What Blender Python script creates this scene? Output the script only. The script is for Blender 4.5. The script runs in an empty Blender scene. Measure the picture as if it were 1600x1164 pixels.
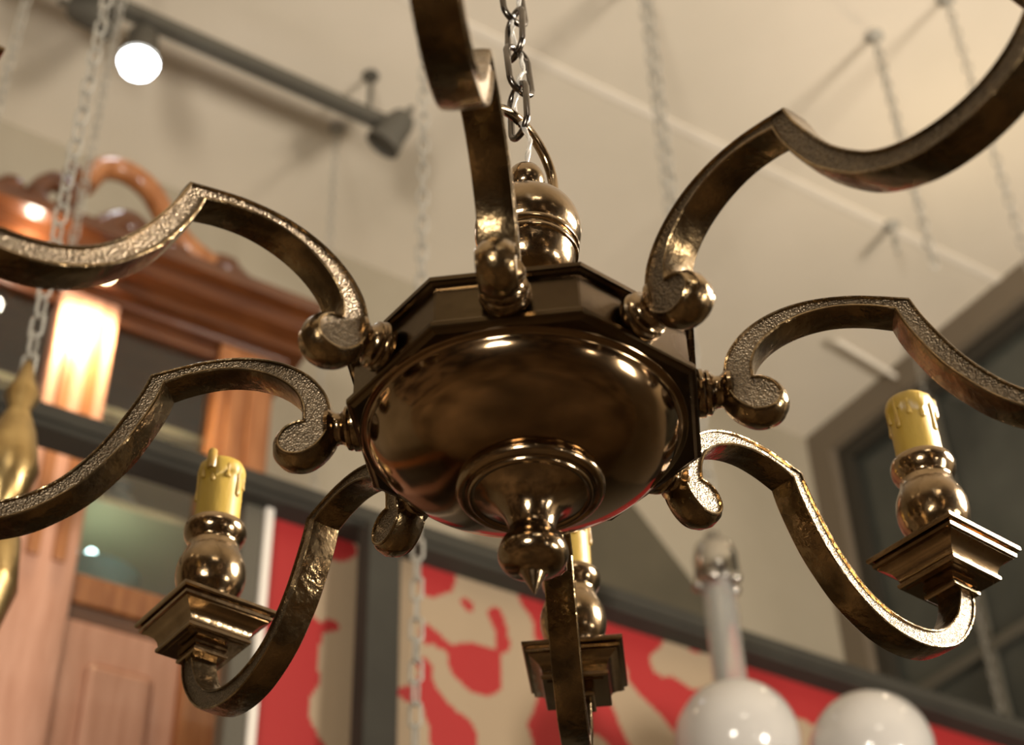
import bpy, bmesh, math, random
from math import sin, cos, pi, radians
from mathutils import Vector, Matrix
from mathutils.geometry import tessellate_polygon
random.seed(7)
C = bpy.context.scene.collection

# ------------------------------------------------------------------ camera
CAMP = Vector((0.0, -0.70432, 1.50607))
Fv = Vector((-0.0084745, 0.7687796, 0.6394577)); Uv = Vector((0.0394023, -0.6387273, 0.7684237))
Rv = Fv.cross(Uv)
cd = bpy.data.cameras.new('camera'); cam = bpy.data.objects.new('camera', cd); C.objects.link(cam)
m = Matrix((Rv, Uv, -Fv)).transposed().to_4x4(); m.translation = CAMP
cam.matrix_world = m
cd.sensor_fit = 'HORIZONTAL'; cd.sensor_width = 36; cd.lens = 57.82
cd.clip_start = 0.02; cd.clip_end = 60
cd.dof.use_dof = True; cd.dof.focus_distance = 0.98; cd.dof.aperture_fstop = 7.2
bpy.context.scene.camera = cam

# ------------------------------------------------------------------ room frame: a along the back wall, b towards it, h above the camera
TH = radians(56.2)
UA = Vector((sin(TH), cos(TH), 0)); NB = Vector((-cos(TH), sin(TH), 0))
def W(a, b, h): return CAMP + UA*a + NB*b + Vector((0, 0, h))
ROOM = Matrix((UA, NB, (0, 0, 1))).transposed().to_4x4(); ROOM.translation = CAMP
FLOOR = -1.506; CEIL = 3.1
A0, A1, B0, B1 = -2.6, 3.1, -4.2, 2.93

# ------------------------------------------------------------------ light and exposure
wd = bpy.data.worlds.new('world'); bpy.context.scene.world = wd; wd.use_nodes = True
wd.node_tree.nodes['Background'].inputs[0].default_value = (1.0, 0.86, 0.68, 1)
wd.node_tree.nodes['Background'].inputs[1].default_value = 0.05
def area(name, a, b, h, ta, tb, th, sx, sy, energy, col, spread=180):
    l = bpy.data.lights.new(name, 'AREA'); l.shape = 'RECTANGLE'; l.size = sx; l.size_y = sy
    l.energy = energy; l.color = col; l.spread = radians(spread)
    o = bpy.data.objects.new(name, l); C.objects.link(o)
    o.location = W(a, b, h)
    d = W(ta, tb, th) - o.location
    o.rotation_euler = d.to_track_quat('-Z', 'Y').to_euler()
    return o
area('ceiling_fill_left', -1.6, -1.2, 0.3, 0.2, 1.0, 3.1, 0.6, 0.6, 74, (1.0, 0.92, 0.80), 125)  # upward fill added to brighten the ceiling, left side
area('ceiling_fill_right', 2.2, -1.6, 0.2, 1.9, 1.2, 3.1, 0.6, 0.6, 108, (1.0, 0.90, 0.77), 125)  # second added ceiling fill, on the right; no lamp stands here
area('overhead_fill', -0.4, -2.6, 2.9, -0.4, -1.6, 0.0, 0.9, 0.2, 22, (1.0, 0.88, 0.72))  # unseen light added high behind the camera, no panel modelled
area('side_light', 2.17, -0.19, 1.47, 0.72, 0.62, 0.52, 0.70, 0.60, 32, (1.0, 0.90, 0.78), 50)  # unseen source on the right, placed by the highlights on the arm
area('front_fill', 1.0, -2.2, 0.0, 0.6, 2.5, 1.6, 0.2, 0.2, 4, (1.0, 0.90, 0.78))  # weak fill added behind the camera for cabinet and screen
def bulb(a, b, h, energy, col=(1.0, 0.80, 0.55), r=.035):  # point lights added for glints in the bronze; no bulbs hang there
    l = bpy.data.lights.new('glint_light', 'POINT'); l.energy = energy; l.color = col; l.shadow_soft_size = r
    o = bpy.data.objects.new('glint_light', l); C.objects.link(o); o.location = W(a, b, h)
for a, b, h in ((-1.9, 1.2, 2.6), (-2.2, .2, 2.7), (2.7, .9, 2.6), (2.5, 1.7, 2.75), (-1.2, -3.2, 2.4), (1.6, -3.0, 2.5), (.3, -3.6, 1.4), (-2.3, -1.8, 1.5), (2.8, -2.6, 1.6)):
    bulb(a, b, h, 3.0)  # added glint lights, no real bulbs
bulb(-1.0, -2.0, 2.9, 4, (.8, .88, 1.0), .03)  # added glint light, no real bulb
vs = bpy.context.scene.view_settings
vs.view_transform = 'Standard'; vs.look = 'None'; vs.gamma = 1; vs.use_curve_mapping = False
vs.exposure = -0.47

# ------------------------------------------------------------------ materials
def mat(name, col, rough=0.5, metal=0.0, col2=None, scale=8, bump=0.0, bscale=60, rough2=None, emis=None, trans=0, ior=1.45, stretch=None, lo=.35, hi=.65, coat=0):
    M = bpy.data.materials.new(name); M.use_nodes = True
    nt = M.node_tree; N = nt.nodes; L = nt.links; b = N['Principled BSDF']
    b.inputs['Base Color'].default_value = (*col, 1); b.inputs['Roughness'].default_value = rough
    b.inputs['Metallic'].default_value = metal
    b.inputs['Coat Weight'].default_value = coat
    tc = N.new('ShaderNodeTexCoord'); mp = N.new('ShaderNodeMapping'); L.new(tc.outputs['Object'], mp.inputs[0])
    if stretch: mp.inputs['Scale'].default_value = stretch
    if col2 is not None:
        n = N.new('ShaderNodeTexNoise'); n.inputs['Scale'].default_value = scale; n.inputs['Detail'].default_value = 6
        L.new(mp.outputs[0], n.inputs['Vector'])
        r = N.new('ShaderNodeValToRGB'); r.color_ramp.elements[0].position = lo; r.color_ramp.elements[1].position = hi
        r.color_ramp.elements[0].color = (*col, 1); r.color_ramp.elements[1].color = (*col2, 1)
        L.new(n.outputs['Fac'], r.inputs[0]); L.new(r.outputs[0], b.inputs['Base Color'])
        if rough2 is not None:
            mr = N.new('ShaderNodeMapRange'); mr.inputs['From Min'].default_value = lo; mr.inputs['From Max'].default_value = hi
            mr.inputs['To Min'].default_value = rough; mr.inputs['To Max'].default_value = rough2
            L.new(n.outputs['Fac'], mr.inputs[0]); L.new(mr.outputs[0], b.inputs['Roughness'])
    if bump:
        n = N.new('ShaderNodeTexNoise'); n.inputs['Scale'].default_value = bscale; n.inputs['Detail'].default_value = 3
        L.new(mp.outputs[0], n.inputs['Vector'])
        bp = N.new('ShaderNodeBump'); bp.inputs['Strength'].default_value = bump; bp.inputs['Distance'].default_value = 0.002
        L.new(n.outputs['Fac'], bp.inputs['Height']); L.new(bp.outputs[0], b.inputs['Normal'])
    if emis:
        b.inputs['Emission Color'].default_value = (*emis[0], 1); b.inputs['Emission Strength'].default_value = emis[1]
    if trans:
        b.inputs['Transmission Weight'].default_value = trans; b.inputs['IOR'].default_value = ior
    return M
BR1 = (0.34, 0.245, 0.145); BR2 = (0.17, 0.115, 0.06)
m_bronze = mat('polished_bronze', BR1, 0.13, 1, BR2, 22, 0.12, 160, 0.2)
m_body = mat('brown_bronze', (0.135, 0.095, 0.05), 0.2, 1, (0.085, 0.056, 0.03), 14, 0.05, 130, 0.28)
m_bowl = mat('spun_bronze', (0.40, 0.285, 0.17), 0.085, 1, (0.24, 0.155, 0.08), 7, 0.02, 90, 0.14)
m_arm = mat('cast_bronze', (0.30, 0.21, 0.11), 0.17, 1, (0.09, 0.062, 0.032), 34, 0.5, 130, 0.33, lo=.4, hi=.62)
m_link = mat('chain_steel', (0.17, 0.15, 0.13), 0.22, 1, (0.10, 0.085, 0.07), 60)
m_dull = mat('dull_chain_metal', (0.40, 0.38, 0.33), 0.6, 0.2)
m_candle = mat('yellowed_candle_sleeve', (0.31, 0.205, 0.024), 0.45, 0, (0.23, 0.14, 0.016), 30, 0.2, 220, stretch=(1, 1, .35))
m_wax = mat('amber_wax', (0.33, 0.215, 0.038), 0.35, 0, (0.22, 0.13, 0.022), 70, 0.3, 250)
m_dark = mat('black_socket', (0.02, 0.018, 0.015), 0.6)
def hammered():
    M = mat('hammered_bronze', (0.42, 0.33, 0.20), 0.36, 1)
    N = M.node_tree.nodes; L = M.node_tree.links; b = N['Principled BSDF']
    tc = N['Texture Coordinate']
    v = N.new('ShaderNodeTexVoronoi'); v.inputs['Scale'].default_value = 850
    L.new(tc.outputs['Object'], v.inputs['Vector'])
    n = N.new('ShaderNodeTexNoise'); n.inputs['Scale'].default_value = 260; L.new(tc.outputs['Object'], n.inputs['Vector'])
    ad = N.new('ShaderNodeMath'); ad.operation = 'MULTIPLY_ADD'; L.new(n.outputs['Fac'], ad.inputs[0]); ad.inputs[1].default_value = .35; L.new(v.outputs['Distance'], ad.inputs[2])
    bp = N.new('ShaderNodeBump'); bp.inputs['Strength'].default_value = 0.9; bp.inputs['Distance'].default_value = 0.0007
    L.new(ad.outputs[0], bp.inputs['Height']); L.new(bp.outputs[0], b.inputs['Normal'])
    r = N.new('ShaderNodeValToRGB'); r.color_ramp.elements[0].position = .05; r.color_ramp.elements[1].position = .6
    r.color_ramp.elements[0].color = (0.03, 0.023, 0.015, 1); r.color_ramp.elements[1].color = (0.19, 0.148, 0.10, 1)
    L.new(v.outputs['Distance'], r.inputs[0]); L.new(r.outputs[0], b.inputs['Base Color'])
    return M
m_ham = hammered()
m_ceil = mat('ceiling_plaster', (0.74, 0.66, 0.54), 0.9, 0, (0.66, 0.59, 0.475), 1.6)
m_wall = mat('wall_paint', (0.40, 0.35, 0.265), 0.9, 0, (0.31, 0.27, 0.195), 1.2)
m_shopwall = mat('dark_shop_wall', (0.06, 0.04, 0.025), 0.6, 0, (0.30, 0.22, 0.14), 1.8, lo=.45, hi=.55)
m_floor = mat('floor_boards', (0.34, 0.25, 0.155), 0.45, 0, (0.10, 0.07, 0.04), 1.5)
m_trim = mat('ceiling_batten', (0.80, 0.73, 0.62), 0.8)
m_black = mat('dark_metal_rail', (0.028, 0.025, 0.018), 0.85, 0, (0.04, 0.037, 0.027), 6)
m_track = mat('track_metal', (0.09, 0.082, 0.065), 0.6)
m_wood = mat('cabinet_wood', (0.42, 0.17, 0.06), 0.35, 0, (0.26, 0.085, 0.022), 7, stretch=(9, 9, 1), coat=.4)
m_dwood = mat('dark_carved_wood', (0.13, 0.042, 0.012), 0.3, 0, (0.075, 0.022, 0.007), 9, stretch=(1, 6, 6), coat=.5)
m_pwood = mat('pinkish_panel_wood', (0.62, 0.34, 0.24), 0.35, 0, (0.50, 0.25, 0.165), 6, stretch=(9, 9, 1), coat=.3)
m_inside = mat('cabinet_interior', (0.13, 0.13, 0.12), 0.7, 0, (0.20, 0.18, 0.14), 4)
m_shelf = mat('pale_shelf_wood', (0.62, 0.48, 0.26), 0.4)
m_glass = mat('pane_glass', (0.85, 0.92, 0.95), 0.03, 0, trans=1)
m_teal = mat('pale_teal_glass', (0.32, 0.55, 0.52), 0.15, 0)
m_cloth = mat('pale_ceramic', (0.6, 0.58, 0.5), 0.3)
m_gilt = mat('gilt_brass', (0.50, 0.36, 0.16), 0.28, 1, (0.30, 0.2, 0.08), 30, 0.3, 60)
m_opal = mat('opal_glass', (0.54, 0.515, 0.48), 0.12, 0, coat=.3)
m_chrome = mat('worn_nickel', (0.42, 0.40, 0.36), 0.18, 1)
m_clear = mat('clear_glass_tube', (0.9, 0.9, 0.86), 0.08, 0, trans=.85)
m_cable = mat('clear_plastic_cable', (0.85, 0.82, 0.76), 0.12, 0, trans=.7)
m_dglass = mat('night_window_glass', (0.075, 0.08, 0.068), 0.12, 0, (0.03, 0.034, 0.03), 2.5)
m_frame = mat('window_frame_paint', (0.17, 0.135, 0.095), 0.5)
m_dframe = mat('window_sash_paint', (0.035, 0.03, 0.022), 0.5)
m_grey = mat('grey_panel_frame', (0.10, 0.09, 0.068), 0.6)
m_shade = mat('wall_shade_brown', (0.065, 0.055, 0.033), 0.8, 0, (0.09, 0.075, 0.046), 5)
m_white = mat('white_panel_edge', (0.8, 0.75, 0.68), 0.5)
m_lamp = mat('lit_lamp_lens', (1, 1, 1), 0.3, emis=((0.92, 0.96, 1.0), 30))
m_warm = mat('warm_lamp', (1, 1, 1), 0.3, emis=((1.0, 0.78, 0.45), 18))

# ------------------------------------------------------------------ mesh helpers
def finish(name, bm, mats, parent=None, smooth=None, xf=None):
    me = bpy.data.meshes.new(name)
    bmesh.ops.recalc_face_normals(bm, faces=bm.faces[:])
    bm.to_mesh(me); bm.free()
    for mm in (mats if isinstance(mats, (list, tuple)) else [mats]): me.materials.append(mm)
    if smooth is not None:
        for p in me.polygons: p.use_smooth = True
        me.set_sharp_from_angle(angle=radians(smooth))
    o = bpy.data.objects.new(name, me); C.objects.link(o)
    if parent: o.parent = parent
    if xf is not None: o.matrix_local = xf
    return o
def tag(o, label, cat, group=None):
    o['label'] = label; o['category'] = cat
    if group: o['group'] = group
    return o
def struct(o): o['kind'] = 'structure'; return o
def empty(name, M):
    o = bpy.data.objects.new(name, None); C.objects.link(o); o.empty_display_size = .05
    o.matrix_world = M if isinstance(M, Matrix) else Matrix.Translation(M)
    return o
def box(bm, lo, hi, bev=0.0):
    r = bmesh.ops.create_cube(bm, size=1)
    c = [(lo[i]+hi[i])/2 for i in range(3)]; s = [hi[i]-lo[i] for i in range(3)]
    for v in r['verts']: v.co = Vector((c[0]+v.co.x*s[0], c[1]+v.co.y*s[1], c[2]+v.co.z*s[2]))
    if bev:
        es = list({e for v in r['verts'] for e in v.link_edges})
        bmesh.ops.bevel(bm, geom=es, offset=bev, segments=2, profile=.5, affect='EDGES')
def loops(bm, rings, close=True, cap0=True, cap1=True, mi=0):
    vs = [[bm.verts.new(p) for p in r] for r in rings]
    n = len(vs[0])
    for a, b in zip(vs, vs[1:]):
        for i in range(n if close else n-1):
            f = bm.faces.new((a[i], a[(i+1) % n], b[(i+1) % n], b[i])); f.material_index = mi
    if cap0: bm.faces.new(vs[0]).material_index = mi
    if cap1: bm.faces.new(vs[-1][::-1]).material_index = mi
    return vs
def lathe(bm, prof, n=48, xf=None, phase=0, cap=True):
    X = xf or Matrix.Identity(4)
    R = [[X @ Vector((r*cos(2*pi*i/n+phase), r*sin(2*pi*i/n+phase), z)) for i in range(n)] for r, z in prof]
    loops(bm, R, True, cap, cap)
def cat(P, n=6, closed=False):
    out = []
    Pn = [Vector(p) for p in P]; N = len(Pn)
    for i in range(N-1 if not closed else N):
        if closed: p0, p1, p2, p3 = Pn[i-1], Pn[i], Pn[(i+1) % N], Pn[(i+2) % N]
        else: p0 = Pn[max(i-1, 0)]; p1 = Pn[i]; p2 = Pn[i+1]; p3 = Pn[min(i+2, N-1)]
        for k in range(n):
            t = k/n
            out.append(0.5*((2*p1)+(p2-p0)*t+(2*p0-5*p1+4*p2-p3)*t*t+(3*p1-p0-3*p2+p3)*t**3))
    if not closed: out.append(Pn[-1])
    return out
def tube(bm, pts, r, n=8, closed=False):
    pts = [Vector(p) for p in pts]; N = len(pts); rings = []
    up = Vector((.123, .31, .94)).normalized()
    for i, p in enumerate(pts):
        t = (pts[(i+1) % N]-pts[i-1]) if closed else (pts[min(i+1, N-1)]-pts[max(i-1, 0)])
        t.normalize(); x = up.cross(t)
        if x.length < 1e-3: x = Vector((1, 0, 0)).cross(t)
        x.normalize(); y = t.cross(x); up = y if False else (up - t*up.dot(t)).normalized()
        rr = r(i/(N-1)) if callable(r) else r
        rings.append([p+(x*cos(2*pi*k/n)+y*sin(2*pi*k/n))*rr for k in range(n)])
    if closed: rings.append(rings[0]); 
    loops(bm, rings, True, not closed, not closed)
    if closed: bmesh.ops.remove_doubles(bm, verts=bm.verts[:], dist=1e-7)
def link_pts(L, Wd, n=14):
    h = (L-Wd)/2; out = []
    for i in range(n):
        t = 2*pi*i/n + pi/n
        out.append(Vector((cos(t)*Wd/2, 0, sin(t)*Wd/2 + (h if sin(t) > 0 else -h))))
    return out

# ------------------------------------------------------------------ room shell
def rbox(name, lo, hi, m_, kind='structure', bev=0, parent=None):
    bm = bmesh.new(); box(bm, lo, hi, bev)
    o = finish(name, bm, m_, parent, xf=(ROOM if parent is None else None))
    if kind == 'structure' and parent is None: struct(o)
    return o
T = .12
rbox('floor', (A0-T, B0-T, FLOOR-T), (A1+T, B1+T, FLOOR), m_floor)
rbox('ceiling', (A0-T, B0-T, CEIL), (A1+T, B1+T, CEIL+T), m_ceil)
rbox('wall_back', (A0-T, B1, FLOOR), (A1+T, B1+T, CEIL), m_wall)
rbox('wall_left', (A0-T, B0, FLOOR), (A0, B1, CEIL), m_shopwall)
rbox('wall_front', (A0-T, B0-T, FLOOR), (A1+T, B0, CEIL), m_shopwall)
rbox('wall_right', (A1, B0, FLOOR), (A1+T, B1, CEIL), m_wall)
rbox('trim_1', (.9, 2.08, CEIL-.003), (A1, 2.105, CEIL), m_trim)
# dark shop window on the right wall: outer frame, sash, panes, mullion and transom
w = finish('window_1', (lambda bm: (box(bm, (A1-.10, 2.84, .4), (A1, B1-.001, CEIL-.001)), box(bm, (A1-.10, .2, CEIL-.10), (A1, 2.84, CEIL-.001)), bm)[-1])(bmesh.new()), m_frame, xf=ROOM); struct(w)
bm = bmesh.new()
box(bm, (A1-.07, 2.79, .4), (A1-.001, 2.84, CEIL-.10)); box(bm, (A1-.07, .2, CEIL-.15), (A1-.001, 2.79, CEIL-.10))
finish('window_sash', bm, m_dframe, w)
bm = bmesh.new(); box(bm, (A1-.06, 2.45, .4), (A1-.02, 2.48, CEIL-.15)); finish('mullion', bm, m_grey, w)
bm = bmesh.new(); box(bm, (A1-.058, .2, 2.115), (A1-.022, 2.79, 2.145)); finish('transom', bm, m_grey, w)
for lo, hi in (((.2, .4), (2.45, 2.115)), ((.2, 2.145), (2.45, CEIL-.15)), ((2.48, .4), (2.79, 2.115)), ((2.48, 2.145), (2.79, CEIL-.15))):
    bm = bmesh.new(); box(bm, (A1-.04, lo[0], lo[1]), (A1-.03, hi[0], hi[1])); finish('window_pane', bm, m_dglass, w)

# ------------------------------------------------------------------ display cabinet
Mc = ROOM @ Matrix.Translation((0.55, 2.5, FLOOR))
cab = empty('display_cabinet', Mc)
tag(cab, 'tall carved wooden display cabinet with glass doors and lit pilaster against the back wall', 'cabinet')
K0 = 0.55; H0 = -FLOOR
def cb(name, a0, a1, b0, b1, h0, h1, m_, parent=None, bev=.004):
    bm = bmesh.new(); box(bm, (a0-K0, b0, h0+H0), (a1-K0, b1, h1+H0), bev)
    return finish(name, bm, m_, parent or cab)
DB = .36
cb('side_panel', 1.015, 1.045, .02, DB, FLOOR, 2.26, m_wood)
cb('side_panel', .10, .13, .02, DB, FLOOR, 2.26, m_wood)
cb('back_panel', .13, 1.015, DB-.02, DB, FLOOR, 2.26, m_inside)
cb('base', .10, 1.045, 0.0, DB, FLOOR, FLOOR+.12, m_dwood)
cb('cabinet_top', .08, 1.06, -.02, DB, 2.245, 2.262, m_dwood)
for i, (a0, a1) in enumerate(((.565, .685), (.905, 1.02), (.11, .22))):
    p = cb('pilaster', a0, a1, -.02, .05, FLOOR+.12, 2.245, m_pwood if i == 0 else m_wood, bev=.006)
    for g in (.3, .7):
        x = a0+(a1-a0)*g
        cb('reed', x-.012, x+.012, -.028, -.02, 1.62, 2.18, m_wood, p, .003)
for h in (2.045, 1.835, 1.63):
    cb('shelf', .13, 1.015, .07, DB-.02, h, h+.016, m_shelf, bev=.002)
for a0, a1 in ((.22, .565), (.685, .905)):
    d = cb('door_rail', a0, a1, .0, .035, 1.565, 1.625, m_wood)
    cb('door_rail', a0, a1, .0, .035, 2.215, 2.245, m_dwood)
    cb('glass_pane', a0+.002, a1-.002, .015, .02, 1.625, 2.215, m_glass, bev=0)
    cb('glazing_bar', a0, a1, .008, .026, 1.90, 1.915, m_dwood, bev=.002)
    p = cb('lower_door', a0, a1, .0, .03, 0.2, 1.53, m_pwood, bev=.003)
    cb('raised_panel', a0+.05, a1-.05, -.014, .002, 1.10, 1.45, m_pwood, p, .012)
    cb('raised_panel', a0+.05, a1-.05, -.014, .002, .45, 1.02, m_pwood, p, .012)
    cb('plinth_rail', a0, a1, .005, .03, 1.53, 1.565, m_dwood)
# cornice: moulding swept as a stepped profile, wide overhang
bm = bmesh.new()
prof = [(-.02, 2.262), (-.045, 2.268), (-.045, 2.285), (-.075, 2.30), (-.085, 2.325), (-.11, 2.335), (-.115, 2.36), (-.06, 2.375), (DB, 2.375), (DB, 2.262)]
loops(bm, [[Vector((a-K0, y, z+H0)) for y, z in prof] for a in (.05, 1.085)])
finish('cornice', bm, m_dwood, cab, smooth=40)
# carved crest on the cornice: scroll, arch and knobs
def crest(pts, r, name='crest_scroll', m_=None):
    bm = bmesh.new()
    tube(bm, [Vector((a-K0, -.03, h+H0)) for a, h in cat([(x, y, 0) for x, y in pts], 6) and [(v.x, v.y) for v in cat([(x, y, 0) for x, y in pts], 6)]], r, 10)
    return finish(name, bm, m_ or m_dwood, cab, smooth=50)
crest([(.50, 2.40), (.47, 2.45), (.50, 2.50), (.54, 2.48), (.53, 2.44)], .022)
crest([(.56, 2.52), (.59, 2.585), (.64, 2.605), (.70, 2.58), (.75, 2.51), (.80, 2.46), (.86, 2.43)], .026, m_=m_wood)
crest([(.60, 2.40), (.66, 2.46), (.72, 2.42)], .03)
crest([(.84, 2.42), (.88, 2.45), (.93, 2.42), (.99, 2.395)], .022)
for a, h, r in ((.30, 2.45, .045), (.42, 2.44, .035), (.78, 2.425, .035), (.90, 2.455, .026), (.985, 2.41, .022), (1.06, 2.40, .02), (.535, 2.56, .018)):
    bm = bmesh.new(); lathe(bm, [(r*.5, -.02-r), (r*.6, -r*.95), (r*.35, -r*.8), (r*.8, -r*.5), (r, 0), (r*.8, r*.55), (r*.4, r*.85), (.002, r)], 20)
    finish('crest_knob', bm, m_dwood, cab, 50, Matrix.Translation((a-K0, -.02, h+H0)))
# small lamp fixed under the cornice that lights the pilaster
bm = bmesh.new(); lathe(bm, [(.004, .03), (.022, .028), (.024, 0), (.03, -.012), (.026, -.014), (.004, -.012)], 20)
cl = finish('cornice_lamp', bm, m_dwood, cab, 50, Matrix.Translation((.625-K0, -.085, 2.262+H0)) @ Matrix.Rotation(radians(-20), 4, 'X'))
bm = bmesh.new(); lathe(bm, [(.003, -.012), (.018, -.013), (.018, -.018), (.003, -.022)], 16); finish('bulb', bm, m_warm, cl, 50)
sl = bpy.data.lights.new('cornice_lamp_light', 'SPOT'); sl.energy = 20; sl.color = (1.0, .72, .38); sl.spot_size = radians(150); sl.spot_blend = .8; sl.shadow_soft_size = .02
so = bpy.data.objects.new('cornice_lamp_light', sl); C.objects.link(so)
so.location = W(.625, 2.5-.11, 2.20); so.rotation_euler = (W(.625, 2.53, 1.98)-so.location).to_track_quat('-Z', 'Y').to_euler()
# things on the shelves
def shelf_thing(name, prof, a, b, h, m_, label, cat_, grp=None):
    bm = bmesh.new(); lathe(bm, prof, 28)
    o = finish(name, bm, m_, None, 40, ROOM @ Matrix.Translation((a, 2.5+b, h)))
    return tag(o, label, cat_, grp)
bowlp = [(.02, 0), (.03, .004), (.035, .012), (.075, .05), (.09, .07), (.085, .07), (.07, .05), (.03, .018), (.004, .016)]
vasep = [(.02, 0), (.024, .005), (.045, .04), (.05, .075), (.03, .11), (.018, .13), (.026, .148), (.02, .148), (.012, .13), (.003, .12)]
shelf_thing('glass_bowl', bowlp, .765, .15, 1.646, m_teal, 'pale teal glass bowl on the lit lower shelf of the wooden cabinet', 'bowl')
shelf_thing('ceramic_jar', [(r*.9, z*.6) for r, z in vasep], .885, .27, 1.646, m_cloth, 'small pale jar beside the teal bowl on the lower cabinet shelf', 'jar')
shelf_thing('ceramic_vase', [(r, z*.8) for r, z in vasep], .80, .19, 1.851, m_inside, 'dark vase on the middle shelf of the wooden cabinet', 'vase')
shelf_thing('ceramic_vase', [(r*.8, z*.8) for r, z in vasep], .47, .18, 2.061, m_teal, 'bluish glass vase on the top shelf left of the lit pilaster', 'vase')
sl = bpy.data.lights.new('shelf_light', 'POINT'); sl.energy = .3; sl.color = (.75, 1.0, .95); sl.shadow_soft_size = .010
so = bpy.data.objects.new('shelf_light', sl); C.objects.link(so); so.location = W(.74, 2.60, 1.735)
sl = bpy.data.lights.new('cornice_end_light', 'POINT'); sl.energy = 1.6; sl.color = (1.0, .85, .68); sl.shadow_soft_size = .015
so = bpy.data.objects.new('cornice_end_light', sl); C.objects.link(so); so.location = W(.47, 2.40, 2.27)

# ------------------------------------------------------------------ red mural screen with dark rail
scr = empty('mural_screen', ROOM @ Matrix.Translation((1.5, 2.06, FLOOR)))
tag(scr, 'red screen printed with a cream medallion pattern below a dark top rail', 'screen')
def sb(name, a0, a1, b0, b1, h0, h1, m_, bev=.004, parent=None):
    bm = bmesh.new(); box(bm, (a0-1.5, b0-2.06, h0-FLOOR), (a1-1.5, b1-2.06, h1-FLOOR), bev)
    return finish(name, bm, m_, parent or scr)
r_ = sb('top_rail', -.6, 3.0, 2.03, 2.09, 1.555, 1.600, m_black)
sb('rail_lip', -.6, 3.0, 2.022, 2.032, 1.565, 1.578, m_black, .002, r_)
sb('screen_post', 1.012, 1.072, 1.985, 2.03, FLOOR, 1.545, m_black)
sb('screen_post', .822, .858, 2.06, 2.10, FLOOR, 1.555, m_grey)
sb('edge_strip', .858, .873, 2.055, 2.075, FLOOR+.9, 1.555, m_white, .002)
def mural():
    a0, a1, h0, h1 = .873, 2.95, .70, 1.555
    nx, nz = 420, 172
    red = [(1.201, 1.555, .03), (1.18, 1.525, .035), (1.252, 1.502, .022), (1.31, 1.50, .018), (1.323, 1.472, .022), (1.325, 1.445, .016), (1.174, 1.425, .022), (1.20, 1.415, .02), (1.245, 1.40, .03), (1.285, 1.405, .034), (1.30, 1.365, .03), (1.26, 1.365, .035), (1.235, 1.375, .02),
           (1.172, 1.36, .017), (1.172, 1.32, .02), (1.20, 1.285, .03), (1.235, 1.26, .035), (1.22, 1.20, .05), (1.28, 1.18, .03), (1.095, 1.53, .025), (1.10, 1.48, .02), (1.094, 1.369, .02), (1.098, 1.294, .024), (1.14, 1.30, .015), (1.109, 1.218, .024),
           (1.0, 1.39, .02), (.93, 1.48, .06), (.90, 1.40, .06), (.95, 1.345, .04), (.945, 1.28, .045), (.91, 1.20, .07), (.965, 1.12, .05), (1.10, 1.10, .05), (1.0, 1.535, .03)]
    cream = [(.995, 1.475, .04), (.985, 1.42, .035), (1.005, 1.325, .035), (.995, 1.24, .035), (1.05, 1.44, .05), (1.05, 1.33, .05), (1.05, 1.22, .05), (1.139, 1.53, .025), (1.135, 1.45, .035), (1.12, 1.35, .03), (1.13, 1.25, .035), (1.22, 1.475, .035), (1.27, 1.54, .035), (1.215, 1.44, .03),
             (1.28, 1.455, .03), (1.355, 1.50, .03), (1.36, 1.45, .03), (1.35, 1.39, .03), (1.335, 1.345, .03), (1.28, 1.31, .03), (1.235, 1.315, .025), (1.215, 1.345, .022), (1.195, 1.385, .022), (1.31, 1.25, .035), (1.15, 1.17, .05), (1.33, 1.13, .05),
             (1.70, 1.525, .035), (1.735, 1.505, .03), (1.785, 1.53, .03), (1.66, 1.50, .02), (1.565, 1.42, .03), (1.60, 1.375, .04), (1.56, 1.47, .02), (1.64, 1.33, .05), (1.50, 1.28, .04), (1.47, 1.20, .05), (1.92, 1.45, .04), (2.0, 1.42, .05), (2.1, 1.36, .05), (2.2, 1.44, .05), (2.32, 1.40, .05), (2.45, 1.43, .05), (2.6, 1.4, .06)]
    bm = bmesh.new(); cl = bm.loops.layers.float_color.new('print')
    V = [[bm.verts.new((a0+(a1-a0)*i/nx-1.5, .02, h0+(h1-h0)*j/nz-FLOOR)) for i in range(nx+1)] for j in range(nz+1)]
    def field(x, z):
        rd = 0 if math.hypot(x-1.165, z-1.42) < .232 or math.hypot(x-1.15, z-1.2) < .24 else .55
        for cx, cz, r in red:
            d = ((x-cx)**2+(z-cz)**2)/(r*r)
            if d < 9: rd += math.exp(-d)
        cr = .22
        for cx, cz, r in cream:
            d = ((x-cx)**2+(z-cz)**2)/(r*r)
            if d < 9: cr += math.exp(-d)
        return cr-rd
    for j in range(nz):
        for i in range(nx):
            f = bm.faces.new((V[j][i], V[j][i+1], V[j+1][i+1], V[j+1][i]))
            x = a0+(a1-a0)*(i+.5)/nx; z = h0+(h1-h0)*(j+.5)/nz
            c = (.36, .27, .175, 1) if field(x, z) > 0 else (.36, .018, .018, 1)
            for l in f.loops: l[cl] = c
    M = mat('printed_mural', (.5, .03, .02), .6)
    at = M.node_tree.nodes.new('ShaderNodeVertexColor'); at.layer_name = 'print'
    M.node_tree.links.new(at.outputs[0], M.node_tree.nodes['Principled BSDF'].inputs['Base Color'])
    o = finish('printed_panel', bm, M, scr)
    sb('backing_board', a0, a1, 2.082, 2.095, FLOOR+.3, h1, m_grey, 0)
mural()

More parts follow.
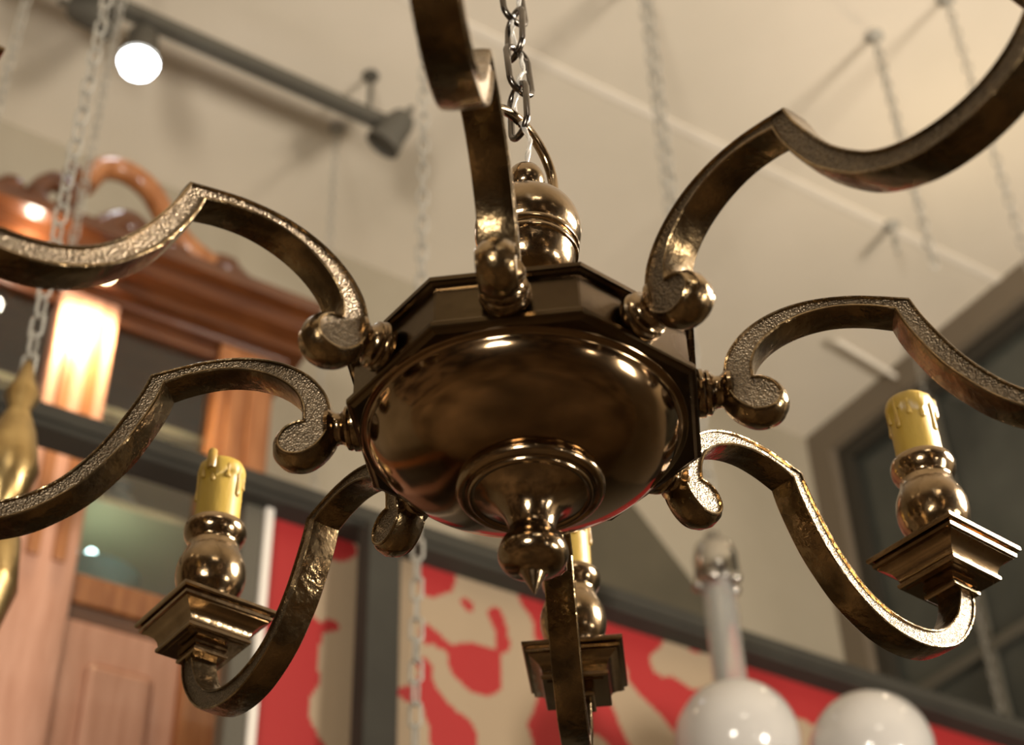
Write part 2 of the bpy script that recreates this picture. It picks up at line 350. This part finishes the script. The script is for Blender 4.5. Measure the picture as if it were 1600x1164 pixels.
bm = bmesh.new()  # dark shade on the back wall, built as a brown sheet in its outline
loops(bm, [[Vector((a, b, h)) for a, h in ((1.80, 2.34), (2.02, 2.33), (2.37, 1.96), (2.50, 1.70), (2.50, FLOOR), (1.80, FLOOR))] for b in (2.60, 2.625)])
tag(finish('wall_shade_cutout', bm, m_shade, None, None, ROOM), 'brown cutout standing in for the slanting shade on the back wall behind the red screen', 'shade cutout')
# ------------------------------------------------------------------ ceiling track, spot, rod, hooks
tr = empty('ceiling_track', ROOM @ Matrix.Translation((.7, 2.34, CEIL)))
tag(tr, 'dark lighting track hanging under the pale ceiling at upper left', 'light track')
bm = bmesh.new(); box(bm, (-1.6, -.018, -.165), (.50, .018, -.135), .003); finish('track_rail', bm, m_track, tr)
for x in (-1.2, -.25, .45):
    bm = bmesh.new(); lathe(bm, [(.006, -.137), (.006, -.006), (.02, -.006), (.02, 0)], 12); finish('hanger', bm, m_track, tr, 40, Matrix.Translation((x, 0, 0)))
def spotlight(a, b, h, tilt, az_, lit, label):
    t = empty('track_spotlight', ROOM @ Matrix.Translation((a, b, h)) @ Matrix.Rotation(radians(az_), 4, 'Z') @ Matrix.Rotation(radians(tilt), 4, 'X'))
    tag(t, label, 'spotlight', 'spotlights on the ceiling track')
    bm = bmesh.new(); lathe(bm, [(.012, .07), (.026, .068), (.034, .05), (.038, .0), (.044, -.02), (.044, -.03), (.038, -.03), (.036, -.024), (.004, -.02)], 28); finish('lamp_housing', bm, m_track, t, 40)
    bm = bmesh.new(); box(bm, (-.006, -.006, .06), (.006, .006, .10), .002); finish('stem', bm, m_track, t)
    if lit:
        bm = bmesh.new(); lathe(bm, [(.004, -.027), (.036, -.03), (.042, -.04), (.036, -.056), (.022, -.066), (.004, -.069)], 32); finish('lamp_lens', bm, m_lamp, t, 60)
    return t
spotlight(.60, 2.365, 2.87, 0, 0, True, 'lit white spotlight below the dark ceiling track')
spotlight(1.20, 2.33, 2.90, 35, 40, False, 'unlit dark spotlight at the right end of the ceiling track')
spotlight(.50, 2.37, 2.93, -70, 70, False, 'dark unlit spotlight beside the glowing one on the track')
bm = bmesh.new(); tube(bm, [Vector((2.74, 2.49, 3.06)), Vector((2.9, 2.51, 3.06)), Vector((3.09, 2.54, 3.06))], .008, 8)
tag(finish('ceiling_rod', bm, m_trim, None, 50, ROOM), 'thin pale rod under the ceiling above the right candle', 'rod')

# ------------------------------------------------------------------ hanging chains in the room
def hanging_chain(a, b, h0, h1, label, L=.036, wd=.017, r=.0022, hook=True, m_=m_dull):
    o = empty('hanging_chain', ROOM @ Matrix.Translation((a, b, h1))); tag(o, label, 'chain', 'grey chains hanging from the ceiling')
    bm = bmesh.new(); pitch = L-2.6*r; n = int((h1-h0)/pitch)
    pts = link_pts(L, wd, 8)
    for i in range(n):
        q = Matrix.Rotation(radians(45+90*(i % 2)+random.uniform(-12, 12)), 3, 'Z')
        P = [q @ p + Vector((0, 0, -.02-L/2-i*pitch)) for p in pts]
        b2 = bmesh.new(); tube(b2, P, r, 4, True)
        me = bpy.data.meshes.new('tmp'); b2.to_mesh(me); b2.free(); bm.from_mesh(me); bpy.data.meshes.remove(me)
    ch = finish('chain_links', bm, m_, o, 60); ch['kind'] = 'stuff'
    if hook:
        bm = bmesh.new(); lathe(bm, [(.022, 0), (.022, -.006), (.010, -.010), (.006, -.022), (.003, -.026)], 16); finish('ceiling_hook', bm, m_dull, o, 40)
    return o
def chain_at(px, py, slant, h0, h1, label, **k):
    d = Fv + Rv*((px-800)/2569.77) - Uv*((py-582)/2569.77); d.normalize(); d *= slant
    return hanging_chain(d.dot(UA), d.dot(NB), h0, h1, label, **k)
chain_at(150, 200, 3.3, 2.0, CEIL, 'blurred grey chain hanging in front of the left spotlight')
chain_at(20, 80, 3.2, 1.8, CEIL, 'grey chain hanging at the far upper left corner')
chain_at(660, 330, 2.6, 0.7, CEIL, 'long grey chain hanging behind the curled near arm of the bronze chandelier')
chain_at(520, 300, 4.0, 1.9, CEIL, 'faint grey chain hanging left of the near chandelier arm', L=.03, wd=.014, r=.0016)
hanging_chain(2.12, 1.62, 2.35, CEIL, 'grey chain hanging between the two right chandelier arms', r=.003)
hanging_chain(2.19, 1.45, 1.9, CEIL, 'grey chain hanging from the upper right part of the ceiling')
hanging_chain(2.59, 2.08, 3.0, CEIL, 'short dark chain end and hook on the pale ceiling joint', r=.004)
hanging_chain(2.98, 2.42, 1.2, CEIL, 'thin chain hanging beside the dark window behind the right candle', L=.026, wd=.012, r=.0014)

# ------------------------------------------------------------------ opal globe lamp on a double chain
gl = empty('globe_pendant_lamp', ROOM @ Matrix.Translation((1.53, 1.745, CEIL)))
tag(gl, 'pendant lamp with white opal globes hanging on a double chain before the red screen', 'pendant lamp')
bm = bmesh.new(); lathe(bm, [(.045, 0), (.045, -.01), (.03, -.03), (.008, -.036), (.006, -.05)], 24); finish('ceiling_hook', bm, m_track, gl, 40)
L_, w_, r_c = .043, .02, .0026
b2 = bmesh.new(); tube(b2, link_pts(L_, w_, 10), r_c, 5, True); lme = finish('link', b2, m_dull, gl, 60)
first = True
for s in (-1, 1):
    n = int((CEIL-.05-1.575)/(L_-2*r_c))
    for i in range(n):
        o = lme if first else lme.copy()
        if not first: C.objects.link(o)
        first = False
        o.parent = gl
        o.location = (s*.014, s*.008, -.05-L_/2-i*(L_-2.2*r_c)+(.01 if s > 0 else 0)); o.rotation_euler = (0, 0, radians(20+90*(i % 2)+random.uniform(-10, 10)))
bm = bmesh.new(); lathe(bm, [(.006, .05), (.012, .045), (.016, .03), (.03, .02), (.036, 0), (.037, -.04), (.03, -.055), (.02, -.058)], 28); finish('lamp_cap', bm, m_chrome, gl, 40, Matrix.Translation((0, 0, 1.50-CEIL)))
for i in range(5):
    bm = bmesh.new(); lathe(bm, [(.003, .012), (.010, .006), (.012, 0), (.010, -.006), (.003, -.012)], 14)
    finish('cap_bead', bm, m_chrome, gl, 60, Matrix.Translation((.032*cos(i*1.256), .032*sin(i*1.256), 1.445-CEIL)))
bm = bmesh.new(); lathe(bm, [(.027, 0), (.027, -.20)], 24, cap=False); lathe(bm, [(.024, 0), (.024, -.20)], 24, cap=False); finish('glass_stem', bm, m_clear, gl, 60, Matrix.Translation((0, 0, 1.45-CEIL)))
def globe(x, y, h, arm_):
    bm = bmesh.new(); bmesh.ops.create_uvsphere(bm, u_segments=40, v_segments=24, radius=.096)
    g = finish('opal_globe', bm, m_opal, gl, 80, Matrix.Translation((x, y, h-CEIL)))
    bm = bmesh.new(); lathe(bm, [(.03, -.085), (.042, -.095), (.04, -.12), (.015, -.14)], 20); finish('globe_holder', bm, m_chrome, g, 40)
globe(0, 0, 1.164, 0); globe(.19, -.09, 1.152, 1); globe(-.155, .03, .995, 1)
bm = bmesh.new()
for x, y, h in ((.19, -.09, 1.152), (-.155, .03, .995)):
    tube(bm, [Vector(v) for v in cat([(0, 0, .86-CEIL), (x*.5, y*.5, .84-CEIL), (x*.95, y*.95, h-.22-CEIL), (x, y, h-.13-CEIL)], 6)], .008, 8)
tube(bm, [Vector((0, 0, .84-CEIL)), Vector((0, 0, .95-CEIL)), Vector((0, 0, 1.05-CEIL))], .010, 8)
finish('lamp_arms', bm, m_chrome, gl, 50)

# ------------------------------------------------------------------ gilt baluster fitting at the far left
gb = empty('gilt_hanging_lamp', ROOM @ Matrix.Translation((.318, 1.49, 1.22)))
tag(gb, 'gilt brass lamp stem hanging at the left edge of the photo', 'hanging lamp')
bm = bmesh.new(); lathe(bm, [(.004, 0), (.008, -.01), (.012, -.03), (.020, -.05), (.012, -.07), (.024, -.10), (.034, -.15), (.026, -.19), (.016, -.21), (.030, -.24), (.036, -.30), (.022, -.36), (.034, -.40), (.04, -.48), (.02, -.55), (.03, -.6), (.038, -.68), (.004, -.76)], 32)
finish('turned_stem', bm, m_gilt, gb, 50)
hanging_chain(.318, 1.49, 1.22, CEIL, 'grey chain holding the gilt lamp stem at the left edge')

# ================================================================== THE BRONZE CHANDELIER
S = 0.1
O = Vector((0, 0, 2.05))
PH = radians(-5.358)
ch = empty('chandelier', O)
tag(ch, 'large eight-armed bronze chandelier with octagonal body and yellow candle sleeves in the foreground', 'chandelier')
def oct_loops(prof, ph=0):
    return [[Vector((S*R*sin(PH+(k+.5)*pi/4), -S*R*cos(PH+(k+.5)*pi/4), S*z)) for k in range(8)] for R, z in prof]
bm = bmesh.new()
loops(bm, oct_loops([(.90, -.018), (.955, -.018), (.975, -.004), (.992, 0), (1.0, .008), (1.0, .034), (.982, .044), (.978, .056), (.966, .062), (.964, .284), (.985, .290), (1.0, .300), (1.014, .302), (1.014, .328), (1.0, .334), (.30, .36)]))
bmesh.ops.bevel(bm, geom=[e for e in bm.edges if abs(e.verts[0].co.z-e.verts[1].co.z) > .01], offset=.0006, segments=2, affect='EDGES')
finish('octagonal_body', bm, m_body, ch)
def lpart(name, prof, m_, parent=ch, n=96, xf=None, sm=35, off=(0, 0)):
    bm = bmesh.new(); lathe(bm, [(S*r, S*z) for r, z in prof], n)
    X = Matrix.Translation((S*off[0], S*off[1], 0))
    return finish(name, bm, m_, parent, sm, xf if xf is not None else X)
def sm2(P, n=4): return [(v.x, v.y) for v in cat([(a, b, 0) for a, b in P], n)]
lpart('bowl', [(.89, -.012), (.884, -.022), (.872, -.026), (.856, -.026), (.848, -.030)] + sm2([(.842, -.04), (.825, -.085), (.785, -.145), (.72, -.21), (.62, -.27), (.50, -.32), (.40, -.35), (.30, -.37)], 5), m_bowl, off=(-.02, 0))
fin = lpart('finial', sm2([(.375, -.345), (.392, -.365), (.395, -.39), (.383, -.412), (.362, -.422)], 4) + [(.345, -.415), (.335, -.418)] + sm2([(.332, -.428), (.322, -.438), (.308, -.436)], 3)
      + sm2([(.298, -.430), (.25, -.452), (.20, -.485), (.155, -.535), (.128, -.60), (.122, -.65), (.130, -.675)], 5)
      + sm2([(.132, -.685), (.16, -.72), (.180, -.775), (.178, -.82), (.155, -.86), (.115, -.885), (.075, -.90)], 5)
      + sm2([(.062, -.915), (.045, -.95), (.024, -.99), (.003, -1.03)], 4), m_bronze)
OX = (.045, 0)
col = lpart('crown_column', [(.24, .35), (.24, .42), (.2, .45), (.13, .55), (.10, .75), (.10, 1.02)] + sm2([(.12, 1.06), (.17, 1.085), (.225, 1.13), (.26, 1.20), (.275, 1.275)], 4)
      + [(.278, 1.285), (.292, 1.29), (.296, 1.305), (.292, 1.32), (.282, 1.325), (.285, 1.345), (.300, 1.35), (.304, 1.365), (.300, 1.38), (.290, 1.385)]
      + sm2([(.30, 1.40), (.317, 1.46), (.320, 1.53), (.308, 1.60), (.275, 1.665), (.22, 1.71), (.15, 1.735), (.12, 1.74)], 4)
      + [(.12, 1.765), (.108, 1.775), (.075, 1.78), (.07, 1.82), (.085, 1.835)], m_bronze, off=OX)
lpart('crown_ball', sm2([(.075, 1.835), (.105, 1.87), (.118, 1.92), (.118, 1.96), (.10, 2.015), (.06, 2.055), (.003, 2.07)], 4), m_bronze, off=OX, n=48)
# shackle ring through the neck of the crown
bm = bmesh.new()
beta = radians(54)
tube(bm, [Vector((S*(OX[0]-.03+.35*cos(t)*cos(beta)), S*(.33*cos(t)*sin(beta)), S*(2.17+.345*sin(t)))) for t in [2*pi*i/48 for i in range(48)]], S*.034, 12, True)
finish('hanging_ring', bm, m_bronze, ch, 60)

# ---- arm profile (r, z) in the plane of the arm
outer1 = [(1.075, .14), (1.078, .22), (1.11, .335), (1.19, .455), (1.31, .555), (1.46, .625), (1.63, .66), (1.82, .66), (1.98, .635), (2.14, .60)]
outer2 = [(2.14, .60), (2.185, .47), (2.255, .325), (2.34, .175), (2.44, .045), (2.56, -.07), (2.70, -.145), (2.86, -.185), (3.03, -.19), (3.19, -.155), (3.34, -.07), (3.46, .06), (3.535, .22), (3.56, .36)]
inner2 = [(3.70, .36), (3.675, .17), (3.59, .0), (3.43, -.175), (3.22, -.285), (3.0, -.325), (2.78, -.305), (2.60, -.235), (2.45, -.14), (2.33, -.02), (2.22, .12), (2.13, .29), (2.075, .42), (2.045, .525)]
inner1 = [(2.045, .525), (1.90, .565), (1.73, .58), (1.56, .55), (1.41, .48), (1.30, .38), (1.245, .27), (1.235, .165)]
bulb = [(1.235, .165), (1.29, .155), (1.345, .115), (1.375, .045), (1.36, -.02), (1.305, -.065), (1.22, -.07), (1.14, -.02), (1.09, .06), (1.075, .14)]
def dens(P, n): return [Vector((v.x, v.y, 0)) for v in cat([(a, b, 0) for a, b in P], n)][:-1]
outline = dens(outer1, 5)+dens(outer2, 5)+[Vector((3.56, .36, 0))]+dens(inner2, 5)+dens(inner1, 5)+dens(bulb, 5)
isb = [False]*len(outline)
for i, p in enumerate(outline):
    isb[i] = p.x < 1.42 and p.y < .15
def offset(P, d):
    n = len(P); out = []
    ar = sum(P[i].x*P[(i+1) % n].y-P[(i+1) % n].x*P[i].y for i in range(n))
    sgn = 1 if ar > 0 else -1
    for i in range(n):
        e1 = (P[i]-P[i-1]); e2 = (P[(i+1) % n]-P[i])
        if e1.length < 1e-6 or e2.length < 1e-6: e1 = e2 = P[(i+1) % n]-P[i-1]
        e1.normalize(); e2.normalize()
        n1 = Vector((-e1.y, e1.x, 0))*sgn; n2 = Vector((-e2.y, e2.x, 0))*sgn
        m_ = n1+n2
        if m_.length < .2: m_ = n1
        m_.normalize(); k = 1/max(.55, m_.dot(n1))
        out.append(P[i]+m_*d*k)
    return out
WA = .098
def arm_mesh(seed):
    rnd = random.Random(seed)
    bm = bmesh.new(); rings = []
    bulge = [(.030 if isb[i] else 0) for i in range(len(outline))]
    for _ in range(6): bulge = [(bulge[i-1]+2*bulge[i]+bulge[(i+1) % len(bulge)])/4 for i in range(len(bulge))]
    ph = [rnd.uniform(0, 6.28) for _ in range(6)]
    def ring(ins, lat, bf=0):
        base = offset(outline, ins); outw = offset(base, -1.0)
        R_ = []
        for i, p in enumerate(base):
            q = p + (outw[i]-p)*bulge[i]*bf
            wv = .0035*(sin(p.x*9+ph[0])+sin(p.y*14+ph[1]))*bf
            R_.append(Vector((S*(q.x), S*lat*(1+wv), S*q.y)))
        return R_
    A = WA
    spec = [(.020, -A+.016, 0), (.016, -A+.002, 0), (.008, -A, 0), (.001, -A+.006, 0), (0, -A+.014, 0), (-.004, -A*.6, .6), (-.006, 0, 1), (-.004, A*.6, .6), (0, A-.014, 0), (.001, A-.006, 0), (.008, A, 0), (.016, A-.002, 0), (.020, A-.016, 0)]
    R = [ring(*s) for s in spec]
    V = loops(bm, R, True, False, False)
    flat = [Vector((p.x, p.y, 0)) for p in offset(outline, .020)]
    for t in tessellate_polygon([flat]):
        for W_ in (V[0], V[-1]):
            try: f = bm.faces.new([W_[i] for i in t]); f.material_index = 1
            except ValueError: pass
    return bm
bm = arm_mesh(1); arm0 = finish('arm', bm, [m_arm, m_ham], ch, 32)
cp = [(.13, .925), (.136, .94), (.134, .962), (.122, .972), (.128, .984), (.124, .998), (.104, 1.008), (.090, 1.03), (.088, 1.05), (.098, 1.068), (.112, 1.078), (.122, 1.09), (.118, 1.11), (.09, 1.125)]
RX = Matrix(((0, 0, 1, 0), (0, 1, 0, 0), (-1, 0, 0, S*.145), (0, 0, 0, 1)))
bm = bmesh.new(); lathe(bm, [(S*r, S*z) for r, z in cp], 40, RX); collar0 = finish('mounting_collar', bm, m_bronze, arm0, 35)
# ---- square drip pan with stepped mouldings, candle cup, candle
RP = 3.585
def sq(prof):
    return [[Vector((S*s*x, S*s*y, S*z)) for x, y in ((1, 1), (-1, 1), (-1, -1), (1, -1))] for s, z in prof]
pan = [(.10, .335), (.125, .325), (.125, .345), (.20, .35), (.20, .36), (.232, .362), (.240, .372), (.240, .392), (.222, .400), (.222, .408), (.228, .412), (.234, .44), (.252, .475), (.285, .505), (.318, .522), (.318, .532), (.335, .536), (.338, .556), (.322, .562), (.322, .572), (.352, .576), (.362, .586), (.362, .608), (.355, .614), (.16, .622)]
bm = bmesh.new(); loops(bm, sq(pan)); pan0 = finish('drip_pan', bm, m_bronze, ch, 25)
bm = bmesh.new(); loops(bm, sq([(.118, .262), (.128, .27), (.128, .29), (.112, .296), (.112, .34)])); sock0 = finish('arm_socket', bm, m_bronze, pan0)
cupp = [(.15, .618), (.188, .622), (.196, .64), (.190, .662), (.172, .670), (.176, .69), (.168, .705)] + sm2([(.166, .72), (.185, .76), (.222, .82), (.244, .90), (.247, .97), (.236, 1.04), (.212, 1.10), (.190, 1.15), (.182, 1.19)], 4) \
     + sm2([(.184, 1.21), (.200, 1.235), (.218, 1.27), (.226, 1.31), (.222, 1.345)], 3) + [(.214, 1.362), (.19, 1.372), (.172, 1.37), (.10, 1.36)]
bm = bmesh.new(); lathe(bm, [(S*r, S*z) for r, z in cupp], 56); cup0 = finish('candle_cup', bm, m_bronze, pan0, 38)
CR = .162
bm = bmesh.new()
n = 48; rnd = random.Random(3)
def crad(i, z):
    t = 2*pi*i/n
    return CR*(1+.012*sin(3*t+z*4)+.008*sin(7*t))
edge = [.10+.05*max(0, sin(3*2*pi*i/n+.6))+.035*max(0, sin(7*2*pi*i/n)) for i in range(n)]
R = []
ztop = 1.90
for z in (1.355, 1.45, 1.6, 1.7): R.append([(crad(i, z), z) for i in range(n)])
R.append([(crad(i, 1.75), ztop-edge[i]-.012) for i in range(n)])
R.append([(crad(i, 1.75)+.012, ztop-edge[i]) for i in range(n)])
R.append([(crad(i, 1.8)+.012, ztop-.05+.01*sin(i)) for i in range(n)])
R.append([(crad(i, 1.8)+.004, ztop-.012+.006*sin(i*.8)) for i in range(n)])
R.append([(CR*.93, ztop+.004) for i in range(n)])
R.append([(CR*.80, ztop-.004) for i in range(n)])
R.append([(CR*.78, ztop-.12) for i in range(n)])
loops(bm, [[Vector((S*r*cos(2*pi*i/n), S*r*sin(2*pi*i/n), S*z)) for i, (r, z) in enumerate(L)] for L in R])
cand0 = finish('candle_sleeve', bm, [m_candle], ch, 50)
bm = bmesh.new(); lathe(bm, [(S*.12, S*1.79), (S*.12, S*1.87), (S*.09, S*1.875), (S*.085, S*1.83)], 24); finish('lamp_socket', bm, m_dark, cand0, 40)
def drip(t, z0, ln, wd):
    bm = bmesh.new()
    P = [(0, .5), (.15, .75), (.4, .62), (.6, .6), (.78, .85), (.9, 1.0), (.97, .8), (1, .1)]
    rings = []
    for s, ww in P:
        z = z0-ln*s
        rings.append([Vector((S*((CR+.002)*cos(t)*1 + (cos(t)*cos(q)*.75*wd*ww - sin(t)*sin(q)*wd*ww)), S*((CR+.002)*sin(t) + (sin(t)*cos(q)*.75*wd*ww + cos(t)*sin(q)*wd*ww)), S*z)) for q in [2*pi*k/10 for k in range(10)]])
    loops(bm, rings); return finish('wax_drip', bm, m_wax, cand0, 70)
for t, z0, ln, wd in ((.1, 1.87, .20, .020), (.75, 1.84, .13, .024), (1.35, 1.86, .28, .022), (1.9, 1.85, .16, .020), (2.5, 1.88, .24, .025), (3.05, 1.83, .14, .02), (3.6, 1.87, .26, .024), (4.2, 1.84, .15, .022), (4.75, 1.87, .22, .024), (5.3, 1.86, .30, .021), (5.85, 1.85, .13, .024)):
    drip(t, z0, ln, wd)
bm = bmesh.new(); lathe(bm, [(S*.03, S*1.78), (S*.038, S*1.80), (S*.036, S*1.93), (S*.028, S*1.945), (S*.012, S*1.93)], 14, Matrix.Translation((S*(CR+.012), 0, 0))); finish('wax_curl', bm, m_wax, cand0, 60)

def place(o, k, trans=None, spin=0):
    ang = PH + k*pi/4 - pi/2 + radians({7: -2.1, 4: .9, 3: .4}.get(k, 0))
    M_ = Matrix.Rotation(ang, 4, 'Z')
    if trans: M_ = M_ @ Matrix.Translation(trans) @ Matrix.Rotation(spin, 4, 'Z')
    o.parent = ch; o.matrix_local = M_
def dup(o):
    c = o.copy(); C.objects.link(c); c.parent = ch
    for g in o.children:
        d = g.copy(); C.objects.link(d); d.parent = c
    return c
src = (arm0, pan0, cand0)
spins = {3: -.5, 4: 1.0, 5: 2.2}
for k in range(8):
    trio = src if k == 0 else tuple(dup(o) for o in src)
    if k and k % 2:
        pass
    place(trio[0], k)
    place(trio[1], k, (S*RP, 0, 0))
    place(trio[2], k, (S*RP, 0, 0), spins.get(k, k*.9))

# ------------------------------------------------------------------ chain of the chandelier and its clear cable
cc = empty('chandelier_chain', O + Vector((S*.02, 0, S*2.45)))
tag(cc, 'steel link chain holding the bronze chandelier by its ring', 'chain')
LL, LW, LR = .045, .0195, .0023
bm = bmesh.new(); tube(bm, link_pts(LL, LW, 20), LR, 8, True); l0 = finish('link', bm, m_link, cc, 60)
top = CAMP.z+CEIL-.02-cc.location.z
pitch = LL-3.4*LR; n = int(top/pitch)
for i in range(n):
    o = l0 if i == 0 else l0.copy()
    if i: C.objects.link(o); o.parent = cc
    o.location = (.0012*sin(i*1.7), .0012*cos(i*2.1), .0165+i*pitch)
    o.rotation_euler = (radians(random.uniform(-4, 4)), radians(random.uniform(-4, 4)), radians((40 if i % 2 else -50)+random.uniform(-9, 9)))
bm = bmesh.new(); lathe(bm, [(.05, 0), (.05, -.006), (.035, -.02), (.008, -.028), (.005, -.05)], 28); finish('ceiling_rose', bm, m_body, cc, 40, Matrix.Translation((0, 0, top+.02)))
cb_ = []
for i in range(60):
    z = 2.06+i*.16
    cb_.append((S*(OX[0]+.005+.035*sin(i*1.3)-min(1, i/4)*.02), S*(.035*cos(i*1.9)-.01), S*z))
cb_[0] = (S*OX[0], 0, S*2.06)
bm = bmesh.new(); tube(bm, cat(cb_, 5), .0012, 8)
pts2 = [(x+.0014*cos(i*.9), y+.0014*sin(i*.9), z) for i, (x, y, z) in enumerate([tuple(v) for v in cat(cb_, 5)])]
tube(bm, pts2, .0011, 8)
o = finish('electric_cable', bm, m_cable, None, 60, Matrix.Translation(O))
tag(o, 'clear twisted cable threaded through the chandelier chain', 'cable')
